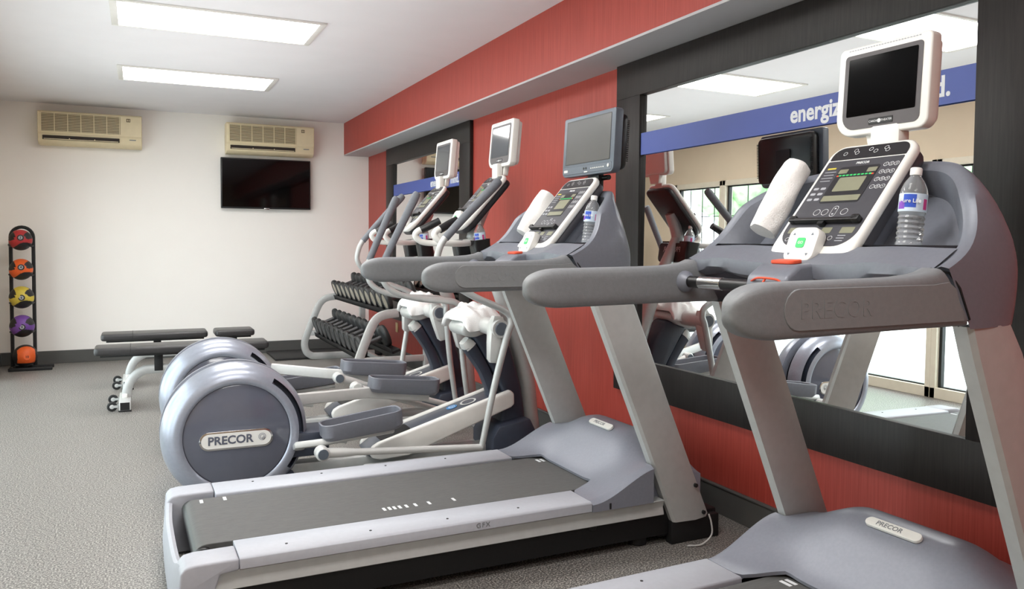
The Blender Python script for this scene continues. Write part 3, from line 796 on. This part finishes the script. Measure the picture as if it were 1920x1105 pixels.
        b = new(); poly_prism(b, rr(W*.845, H*.705, .004, 3, cy=H*.565, cx=W*.008), g, .012, .0138); link('screen', b, 'screen_grey', m)
        b = new(); poly_prism(b, rr(W*.95, H*.13, .01, 3, cy=H*.1), g, .01, .014, .002, 1); cp = link('control_bar', b, 'tvgrey', m)
        b = new(); cyl(b, g(W*.42, H*.11, .013), g(W*.42, H*.11, .017), .008, 14)
        for i in range(7): poly_prism(b, rr(.01, .005, .001, 1, cx=W*(.1+i*.038), cy=H*.1), g, .013, .0155)
        poly_prism(b, rr(.03, .006, .002, 1, cx=0, cy=H*.055), g, .013, .0155); link('control_keys', b, 'silver_light', cp)
        b = new()
        for x in (-.02, .0): cyl(b, g(x, H*.11, .013), g(x, H*.11, .0155), .006, 12)
        link('control_sensor', b, 'black', cp)
        b = new(); poly_prism(b, rr(.035, .012, .002, 1, cx=-W*.41, cy=H*.1), g, .013, .015); link('maker_mark', b, 'silver_light', cp)
        b = new(); box(b, (1.925, -.05, 1.49), (1.955, .05, 1.60), .006); tube(b, [(1.95, -.10, 1.545), (1.95, .1, 1.545)], .012, 10); link('monitor_bracket', b, 'black', t)
    return t

T2 = treadmill((0, 3.089, .0563), math.radians(1.0), 'grey treadmill in the middle with a dark grey monitor and long belt in view', 'grey')
T1 = treadmill((.076, 1.557, .0563), math.radians(2.0), 'nearest grey treadmill with a white framed monitor in front of the large mirror', 'white')

# ------------------------------------------------------------------ elliptical trainer
def elliptical(yc, dx, lab, ph_near, ph_far, ped_near, ped_far):
    t = empty('elliptical_trainer', (dx, yc, .0563), 0, lab, 'elliptical trainer', 'elliptical trainers beside the treadmills'); t.scale = (.955,)*3
    cx, cz, yd = .450, .25, .03
    for s in (-1, 1):
        b = new(); n = 96
        prof = [(.262, .158), (.268, .165), (.281, .168), (.298, .163), (.308, .159), (.318, .153), (.328, .145), (.334, .138), (.348, .118), (.357, .09), (.363, .06), (.363, .036), (.31, .03)]
        a0_, a1_ = math.radians(-36), math.radians(56)
        rg = []
        for k, (r, h) in enumerate(prof):
            ring = []
            for i in range(n):
                a = 2*PI*i/n; aa = a if a < PI else a-2*PI; q, hh = r, h
                if a0_ < aa < a1_:
                    if k == 5: q, hh = .308, .098
                    if k == 6: q, hh = .332, .094
                ring.append(V((cx+q*math.cos(a), yd+s*hh, max(FL+.008, cz+q*math.sin(a)))))
            rg.append(ring)
        R = loft(b, rg, True, False)
        for k in (4, 5, 6):
            for i in range(n):
                aa = 2*PI*(i+.5)/n; aa = aa if aa < PI else aa-2*PI
                if a0_ < aa < a1_:
                    for fc in R[k][i].link_faces:
                        if R[k+1][i] in fc.verts and R[k+1][(i+1) % n] in fc.verts: fc.material_index = 1
        link('drum_cover', b, ['drum', 'navy'], t, True, 50)
        b = new(); lathe(b, [(.001, .156), (.255, .156), (.262, .152)], (cx, yd, cz), (0, s, 0), 64); dc = link('drum_disc', b, 'disc', t)
        f = fr((cx-.005, yd+s*.1565, cz-.02), (-s, 0, 0), (0, 0, 1))
        b = new(); poly_prism(b, rr(.36, .094, .047, 8), f, -.003, .005, .003, 2); bd = link('badge', b, 'chrome', dc)
        b = new(); poly_prism(b, rr(.34, .075, .0375, 8), f, .004, .0055); link('badge_face', b, 'cream_plastic', bd)
        text('badge_lettering', 'PRECOR', .0585, 'disc', bd, f, -.03, 0, .006, .001, .0016, sx=1.0)
        b = new(); rings(b, f, [(.125, .005, .019), (.125, .005, .012), (.132, -.004, .008)], .0065, .004); link('badge_swirl', b, 'print_dim', bd)
    b = new(); cyl(b, (cx, yd-.05, cz), (cx, yd+.05, cz), .285, 48); link('flywheel_core', b, 'black_matte', t)
    b = new(); box(b, (.2, -.11, FL), (.74, .16, .02), .012); link('rear_base', b, 'navy', t)
    # base beam, pivot block and front base
    b = new(); box(b, (.6, -.05, -.03), (2.12, .05, .05), .01); box(b, (1.1, -.16, FL), (2.1, -.12, .03), .01); box(b, (1.1, .12, FL), (2.1, .16, .03), .01); link('base_beam', b, 'silver', t)
    b = new(); box(b, (.70, -.12, .1), (.92, .12, .23), .015); link('pivot_block', b, 'navy', t)
    b = new(); cyl(b, (.93, 0, .17), (1.04, 0, .15), .03, 16); link('pivot_sleeve', b, 'silver_light', t)
    b = new(); poly_prism(b, [(1.86, FL), (2.14, FL), (2.14, .12), (2.10, .2), (1.90, .17), (1.86, .1)], xz, -.16, .16, .012, 2); link('front_base', b, 'navy', t)
    b = new(); box(b, (2.10, -.28, FL), (2.2, .28, .03), .012); link('front_stabilizer', b, 'silver', t)
    # ramp
    for s in (-1, 1):
        pts = [(1.14, .085), (1.155, .115), (1.19, .135), (1.985, .372), (2.01, .35), (2.012, .285), (1.99, .268), (1.36, .05), (1.2, .04), (1.15, .055)]
        b = new(); poly_prism(b, pts, xz, s*.085, s*.128, .012, 3, .5); link('ramp_side', b, 'cream_plastic', t)
    b = new(); poly_prism(b, [(1.13, .08), (1.19, .122), (1.98, .36), (1.98, .30), (1.25, .07), (1.15, .05)], xz, -.09, .09, .004); rp = link('ramp_deck', b, 'ramp_top', t)
    f = fr((1.19, 0, .124), (0, -1, 0), (.79, 0, .238))
    b = new(); rings(b, f, [(0, .60, .05)], .002, .012); link('ramp_ring', b, 'silver_light', rp)
    b = new(); poly_prism(b, ring2d(.033, 0, -.02, .50, 24), f, 0, .002); lg = link('ramp_emblem', b, 'emblem', rp)
    b = new(); rings(b, f, [(-.02, .50, .02), (-.016, .496, .011)], .0025, .004); link('emblem_swirl', b, 'label_white', lg)
    b = new(); poly_prism(b, rr(.13, .18, .02, 4, cy=.12), f, -.002, .0015); link('ramp_groove', b, 'black', rp)
    # main column, hook and head
    b = new(); poly_prism(b, [(1.76, .70), (1.84, .75), (1.93, .745), (2.01, .614), (2.083, .365), (2.125, .06), (1.92, .03), (1.95, .2), (1.955, .36), (1.905, .47), (1.82, .61)], xz, -.075, .075, .02, 3, .9); link('main_column', b, 'navy', t)
    b = new()
    tube(b, [(1.755, -.02, .635), (1.80, -.02, .57), (1.855, -.02, .48), (1.90, -.02, .37), (1.905, -.02, .33)], [.05, .046, .042, .042, .042], 16, 4, (1, .8)); hk = link('lift_cover', b, 'navy', t)
    b = new(); tube(b, [(1.728, -.02, .665), (1.745, -.02, .648), (1.762, -.02, .628)], [.036, .049, .051], 16, 0, (1, .8)); link('lift_cover_cap', b, 'silver_light', hk)
    b = new(); poly_prism(b, [(1.675, .745), (1.69, .705), (1.76, .69), (1.86, .72), (1.93, .76), (1.9, .80), (1.80, .795), (1.70, .78)], xz, -.12, .12, .02, 3, .5); link('column_head', b, 'silver', t)
    b = new(); tube(b, [(2.185, 0, .03), (2.165, 0, .2), (2.14, 0, .42), (2.06, 0, .70), (1.965, 0, .95), (1.87, 0, 1.15), (1.80, 0, 1.29)], [.058, .056, .054, .05, .045, .04, .038], 20, 5); link('mast', b, 'silver', t)
    b = new(); lathe(b, [(.095, FL), (.09, FL+.02), (.066, .02), (.06, .06)], (2.186, 0, 0), (0, 0, 1), 24); link('mast_foot', b, 'silver_light', t)
    # swing arms
    HUB = V((1.815, 0, .765))
    low = {}
    for s, ph in ((-1, ph_near), (1, ph_far)):
        def R(x, z, y):
            a, c = x-HUB.x, z-HUB.z
            return V((HUB.x+a*math.cos(ph)-c*math.sin(ph), s*y, HUB.z+a*math.sin(ph)+c*math.cos(ph)))
        b = new(); tube(b, [(1.815, s*.10, .765), (1.815, s*.2, .765), (1.815, s*.362, .765)], [.046, .05, .05], 18); hb = link('pivot_hub', b, 'silver_light', t)
        b = new(); cyl(b, (1.815, s*.361, .765), (1.815, s*.37, .765), .037, 20, .003); link('hub_cap', b, 'tvgrey', hb)
        b = new(); A = [R(1.818, .83, .30), R(1.812, .775, .305), R(1.80, .68, .31), R(1.788, .59, .315), R(1.786, .573, .315)]
        tube(b, A, [.03, .05, .044, .034, .02], 16, 0, (.85, 1)); link('arm_sheath', b, 'silver_light', hb)
        pts = [R(1.705, .115, .355), R(1.775, .45, .365), R(1.848, .73, .372), R(1.872, .80, .372), R(1.84, .862, .37), R(1.66, .945, .36), R(1.52, 1.03, .345), R(1.452, 1.12, .335), R(1.465, 1.21, .33), R(1.503, 1.275, .33)]
        b = new(); tube(b, pts, [.017, .019, .02, .02, .02, .019, .018, .018, .018, .018], 14, 6); sa = link('swing_arm', b, 'silver', t)
        b = new(); tube(b, [R(1.498, 1.265, .33), R(1.60, 1.37, .325), R(1.72, 1.488, .32), R(1.80, 1.567, .318), R(1.82, 1.585, .318)], [.022, .0225, .0245, .026, .02], 16, 3); link('arm_grip', b, 'grip', sa)
        low[s] = R(1.705, .115, .355)
    # pedal arms, pedals, connecting rods
    for s, (p0, ang, knob) in ((-1, ped_near), (1, ped_far)):
        px, pz = p0
        f = fr((px, s*.265, pz), (math.cos(ang), 0, math.sin(ang)), (0, 1, 0))
        b = new(); L, Wd = .43, .165
        o1 = rr(L, Wd, .055, 6, cx=L/2); o2 = rr(L-.02, Wd-.02, .048, 6, cx=L/2); o0 = rr(L*.93, Wd*.8, .05, 6, cx=L/2)
        g2 = lambda x, h: h+.03*max(0, (x/L-.55))  # toe rises
        rs = [[f(x, y, -.02) for x, y in o0], [f(x, y, .002) for x, y in o1], [f(x, y, g2(x, .065)) for x, y in o1], [f(x, y, g2(x, .068)) for x, y in [((a+c)/2, (b_+d)/2) for (a, b_), (c, d) in zip(o1, o2)]], [f(x, y, g2(x, .064)) for x, y in o2], [f(x, y, .02) for x, y in o2]]
        loft(b, rs); pd = link('pedal', b, 'pedal', t)
        b = new(); poly_prism(b, [(x*.99, y*.98) for x, y in o2], f, .019, .023); link('tread', b, 'grip', pd)
        arm = [V((cx+.312, yd+s*.095, cz+(pz-.305)*1.6)), f(-.10, -s*.05, -.035), f(0, 0, -.03), f(.38, 0, -.035)]
        b = new(); tube(b, arm, .033, 16, 0, (.55, 1)); link('pedal_arm', b, 'silver_light', t)
        kb = f(knob[0], s*.09, knob[1]); lw = low[s]
        b = new(); tube(b, [kb+(lw-kb)*.0, kb+(lw-kb)*.12, kb+(lw-kb)*.2, lw], [.026, .024, .018, .018], 14); rd = link('connecting_rod', b, 'silver_light', t)
        b = new(); cyl(b, kb-V((0, s*.035, 0)), kb+V((0, s*.034, 0)), .036, 20, .008); link('rod_joint', b, 'silver_light', rd)
        b = new(); cyl(b, kb+V((0, s*.03, 0)), kb+V((0, s*.037, 0)), .027, 20, .002); link('joint_cap', b, 'tvgrey', rd)
    # fixed handlebars, cup holders, console, monitor
    for s in (-1, 1):
        b = new(); tube(b, [(1.80, s*.03, 1.25), (1.72, s*.10, 1.238), (1.61, s*.165, 1.235), (1.53, s*.175, 1.245), (1.492, s*.172, 1.28), (1.508, s*.168, 1.308), (1.55, s*.16, 1.325)], .018, 14, 5); hb = link('handlebar', b, 'white_plastic', t)
        b = new(); tube(b, [(1.525, s*.165, 1.312), (1.575, s*.155, 1.338), (1.635, s*.145, 1.37)], [.022, .023, .021], 14, 3); link('handlebar_grip', b, 'black', hb)
        b = new(); g = fr((1.775, s*.105, 1.135), (1, 0, 0), (-.12, 0, 1)); w_ = .05
        o1 = rr(.105, .105, .02, 4); o2 = rr(.094, .094, .018, 4)
        h = fr((1.775 if s > 0 else 1.80, s*.112, 1.135), (1, 0, .12), (0, 1, 0))
        loft(b, [[h(x*.85, y*.85, 0) for x, y in o1], [h(x, y, .125) for x, y in o1], [h(x, y, .125) for x, y in o2], [h(x*.86, y*.86, .012) for x, y in o2]]); link('cup_holder', b, 'black', t)
    f = console(t, (1.665, 0, 1.325), (.66, 0, .75), .28, .42, 'elliptical')
    b = new(); tube(b, [(1.79, 0, 1.26), (1.82, 0, 1.36), (1.86, 0, 1.45)], .04, 14, 3); link('console_neck', b, 'silver', t)
    f2 = fr((1.846, 0, 1.19), (0, 1, 0), (-.12, 0, 1))
    b = new(); poly_prism(b, rr(.3, .13, .03, 5), f2, -.03, .0, .006, 2); cp = link('front_cover', b, 'black', t)
    text('cover_lettering', 'PRECOR', .05, 'print_dim', cp, f2, 0, .02, .001, .0004, .0006)
    monitor_white(t, (1.965, 0, 1.69), .325, .275, 'screen_gloss', .09)
    b = new(); box(b, (1.925, -.04, 1.6), (1.965, .04, 1.71), .01); link('monitor_stem', b, 'white_plastic', t)
    return t
E1 = elliptical(4.221, 0, 'elliptical trainer beside the middle treadmill with its full drum disc in view', 0, .33,
                ((.845, .235), .10, (-.02, -.06)), ((1.235, .375), -.12, (-.05, -.02)))
E2 = elliptical(5.233, .019, 'elliptical trainer farther back whose drum shows behind the nearer drum', .36, .06,
                ((1.17, .405), -.12, (-.03, -.04)), ((.86, .22), .10, (-.02, -.06)))

# ------------------------------------------------------------------ towels and bottles
def rolled_towel(p, q, label):
    p, q = V(p), V(q); t = new()
    n = 26; d = q-p; ax = d.normalized(); u = ax.cross(V((0, 1, 0))).normalized(); w = ax.cross(u); rg = []
    for i in range(n+1):
        k = i/n; ring = []
        r = .043*(1-.12*abs(k-.5)) if 0 < i < n else .038
        for j in range(28):
            a = 2*PI*j/28; rr_ = r*(1+.05*math.sin(a*3+k*5)+.03*math.sin(a*5-k*11)+.05*(1 if 0 <= j < 2 else 0))
            ring.append(p+d*k+u*rr_*math.cos(a)+w*rr_*math.sin(a))
        rg.append(ring)
    # spiral dimple on the top end
    top = rg[-1]; c = sum(top, V())/len(top)
    for sc, dp in ((.85, .004), (.6, -.004), (.3, .0)): rg.append([c+(x-c)*sc+ax*dp for x in top])
    loft(t, rg)
    o = link('rolled_towel', t, 'towel', None, True, 60)
    return tag(o, label, 'towel', 'rolled white towels on the treadmills')
rolled_towel((1.5901, 3.3110, 1.2834), (1.7094, 3.3043, 1.4649), 'rolled white towel standing on the middle treadmill console')
rolled_towel((1.6569, 1.8384, 1.2834), (1.7811, 1.8288, 1.4792), 'rolled white towel standing on the nearest treadmill console')

def folded_towel(x, y, z, rz, label):
    b = new(); NX, NY = 44, 60; rg = []
    T, Bm = [], []
    for i in range(NX+1):
        rt, rb = [], []
        for j in range(NY+1):
            u, v = i/NX*2-1, j/NY*2-1
            px = u*.115; py = v*.19
            dome = max(0, 1-u**4)**.5*max(0, 1-v**4)**.5
            drop = .075*max(0, abs(v)-.62)**1.5*3
            wr = .009*math.sin(6*u+2.5*v+.8*math.sin(5*v))+.007*math.sin(4*u-9*v+1)+.004*math.sin(13*u+7*v)
            wob = 1+.05*math.sin(7*v+1)+.04*math.sin(5*u)
            rt.append(b.verts.new((px*(wob if abs(v) < .99 else 1), py*(1+.04*math.sin(6*u+2)), (.066+wr*1.3)*dome-drop))); rb.append(b.verts.new((px*.95, py*.97, -drop-.006)))
        T.append(rt); Bm.append(rb)
    for i in range(NX):
        for j in range(NY):
            b.faces.new((T[i][j], T[i+1][j], T[i+1][j+1], T[i][j+1])); b.faces.new((Bm[i][j], Bm[i][j+1], Bm[i+1][j+1], Bm[i+1][j]))
    for i in range(NX):
        for j in (0, NY): b.faces.new((T[i][j], T[i+1][j], Bm[i+1][j], Bm[i][j]))
    for j in range(NY):
        for i in (0, NX): b.faces.new((T[i][j], T[i][j+1], Bm[i][j+1], Bm[i][j]))
    o = link('folded_towel', b, 'towel', None, True, 70); o.location = (x, y, z); o.rotation_euler = (0, -.12, rz); o.scale = (.955,)*3
    return tag(o, label, 'towel', 'crumpled white towels on the ellipticals')
folded_towel(1.7190, 4.2497, 0.8203, .05, 'crumpled white towel draped over the nearer elliptical column')
folded_towel(1.7381, 5.2620, 0.8203, -.06, 'crumpled white towel draped over the farther elliptical column')

def bottle(x, y, z, rx, ry, rz, label):
    t = empty('water_bottle', (x, y, z), 0, label, 'bottle', 'clear water bottles on the machines'); t.rotation_euler = (rx, ry, rz); t.scale = (.955,)*3
    b = new()
    pr = [(.001, .004), (.022, .0), (.030, .006), (.0325, .018)]
    for k in range(6): pr += [(.0325, .022+k*.013), (.0295, .028+k*.013)]
    pr += [(.0325, .10), (.0325, .150), (.031, .160), (.024, .178), (.0155, .190), (.0125, .196), (.0125, .205)]
    lathe(b, pr, (0, 0, 0), (0, 0, 1), 28); link('bottle_body', b, 'bottle', t)
    b = new(); lathe(b, [(.001, .216), (.012, .216), (.0142, .213), (.0142, .197), (.0125, .196)], (0, 0, 0), (0, 0, 1), 24); link('bottle_cap', b, 'bottle_cap', t)
    b = new(); lathe(b, [(.0331, .102), (.0333, .104), (.0333, .146), (.0331, .148)], (0, 0, 0), (0, 0, 1), 36); lb = link('bottle_label', b, 'label_white', t)
    # printed patches that follow the label's curve
    def patch(a0, a1, z0, z1, m, name, r=.0336):
        q = new(); A = [[q.verts.new((r*math.cos(a0+(a1-a0)*i/8), r*math.sin(a0+(a1-a0)*i/8), z)) for i in range(9)] for z in (z0, z1)]
        for i in range(8): q.faces.new((A[0][i], A[0][i+1], A[1][i+1], A[1][i]))
        link(name, q, m, lb)
    patch(PI*1.02, PI*1.32, .112, .145, 'label_blue', 'label_print'); patch(PI*.86, PI*1.06, .108, .128, 'label_purple', 'label_print'); patch(PI*1.5, PI*1.62, .108, .135, 'label_pink', 'label_print')
    f = fr((-.0285, -.0195, .128), (.55, -.83, 0), (0, 0, 1))
    text('label_lettering', 'Pure Life', .014, 'print', lb, f, 0, 0, .0002, .0003, .0002)
    return t
bottle(1.6951, 1.3752, 1.2290, 0, .1, -.1, 'clear water bottle in the right tray of the nearest treadmill')
bottle(1.6617, 2.8507, 1.2328, 0, .12, -.1, 'clear water bottle in the right tray of the middle treadmill')
bottle(1.7238, 4.1141, 1.1564, 0, -.12, 0, 'clear water bottle in the cup holder of the nearer elliptical')
bottle(1.7429, 5.1264, 1.1564, 0, -.12, 0, 'clear water bottle in the cup holder of the farther elliptical')

b = new(); tube(b, [(2.134, 2.652, .125), (2.142, 2.645, .09), (2.14, 2.64, .04), (2.09, 2.64, .008), (2.03, 2.655, .006)], .0035, 8, 5)
tag(link('tether_cable', b, 'silver_light', None), 'thin pale cable looped at the foot of the middle treadmill upright', 'cable')

# ------------------------------------------------------------------ light and camera
w = bpy.data.worlds.new('daylight'); bpy.context.scene.world = w; w.use_nodes = True
bg = w.node_tree.nodes['Background']; bg.inputs[0].default_value = (.86, .94, 1, 1); bg.inputs[1].default_value = 5
for k in range(5):
    la = bpy.data.lights.new('window portal', 'AREA'); la.shape = 'RECTANGLE'; la.size = WY[k+1]-WY[k]-.1; la.size_y = 1.85
    la.cycles.is_portal = True
    o = bpy.data.objects.new('window_portal', la); C.objects.link(o); o.location = (XL-.14, (WY[k]+WY[k+1])/2, 1.02)
    o.rotation_euler = (PI/2, 0, -PI/2)

for yy in (.2, 5.0):  # added fill without a fixture, facing up to brighten the ceiling
    la = bpy.data.lights.new('ceiling_fill', 'AREA'); la.shape = 'RECTANGLE'; la.size = 1.6; la.size_y = 4.4; la.energy = 12; la.color = (1, .985, .97)
    o = bpy.data.objects.new('ceiling_fill', la); C.objects.link(o); o.location = (.4, yy, 1.75); o.rotation_euler = (PI, 0, 0)
for yy in (1.6, -.3):   # the same ceiling panels over and behind the camera
    la = bpy.data.lights.new('ceiling lamp', 'AREA'); la.shape = 'RECTANGLE'; la.size = 1.12; la.size_y = .55; la.energy = 29; la.color = (1, .985, .96)
    o = bpy.data.objects.new('ceiling_lamp', la); C.objects.link(o); o.location = (.467, yy, ZC-.01)
la = bpy.data.lights.new('sun', 'SUN'); la.energy = 7; la.angle = .02; la.color = (1, .97, .92)
o = bpy.data.objects.new('sun', la); C.objects.link(o); o.rotation_euler = (.25, math.radians(42), 0)

cam = bpy.data.cameras.new('camera'); co = bpy.data.objects.new('camera', cam); C.objects.link(co)
F, YAW, PIT, ROL, CY = 1513.51, .43367, .0410, .006466, 514.745
f_ = V((math.sin(YAW)*math.cos(PIT), math.cos(YAW)*math.cos(PIT), -math.sin(PIT))); r_ = V((math.cos(YAW), -math.sin(YAW), 0)); u_ = r_.cross(f_)
r2 = r_*math.cos(ROL)+u_*math.sin(ROL); u2 = -r_*math.sin(ROL)+u_*math.cos(ROL)
co.matrix_world = Matrix(((r2.x, u2.x, -f_.x, 0), (r2.y, u2.y, -f_.y, 0), (r2.z, u2.z, -f_.z, 1.25), (0, 0, 0, 1)))
cam.sensor_width = 36; cam.lens = F/1920*36; cam.shift_y = -(552.5-CY)/1920; cam.clip_start = .02
sc = bpy.context.scene; sc.camera = co
sc.view_settings.view_transform = 'Standard'; sc.view_settings.exposure = .12
sc.cycles.max_bounces = 8; sc.cycles.transparent_max_bounces = 16
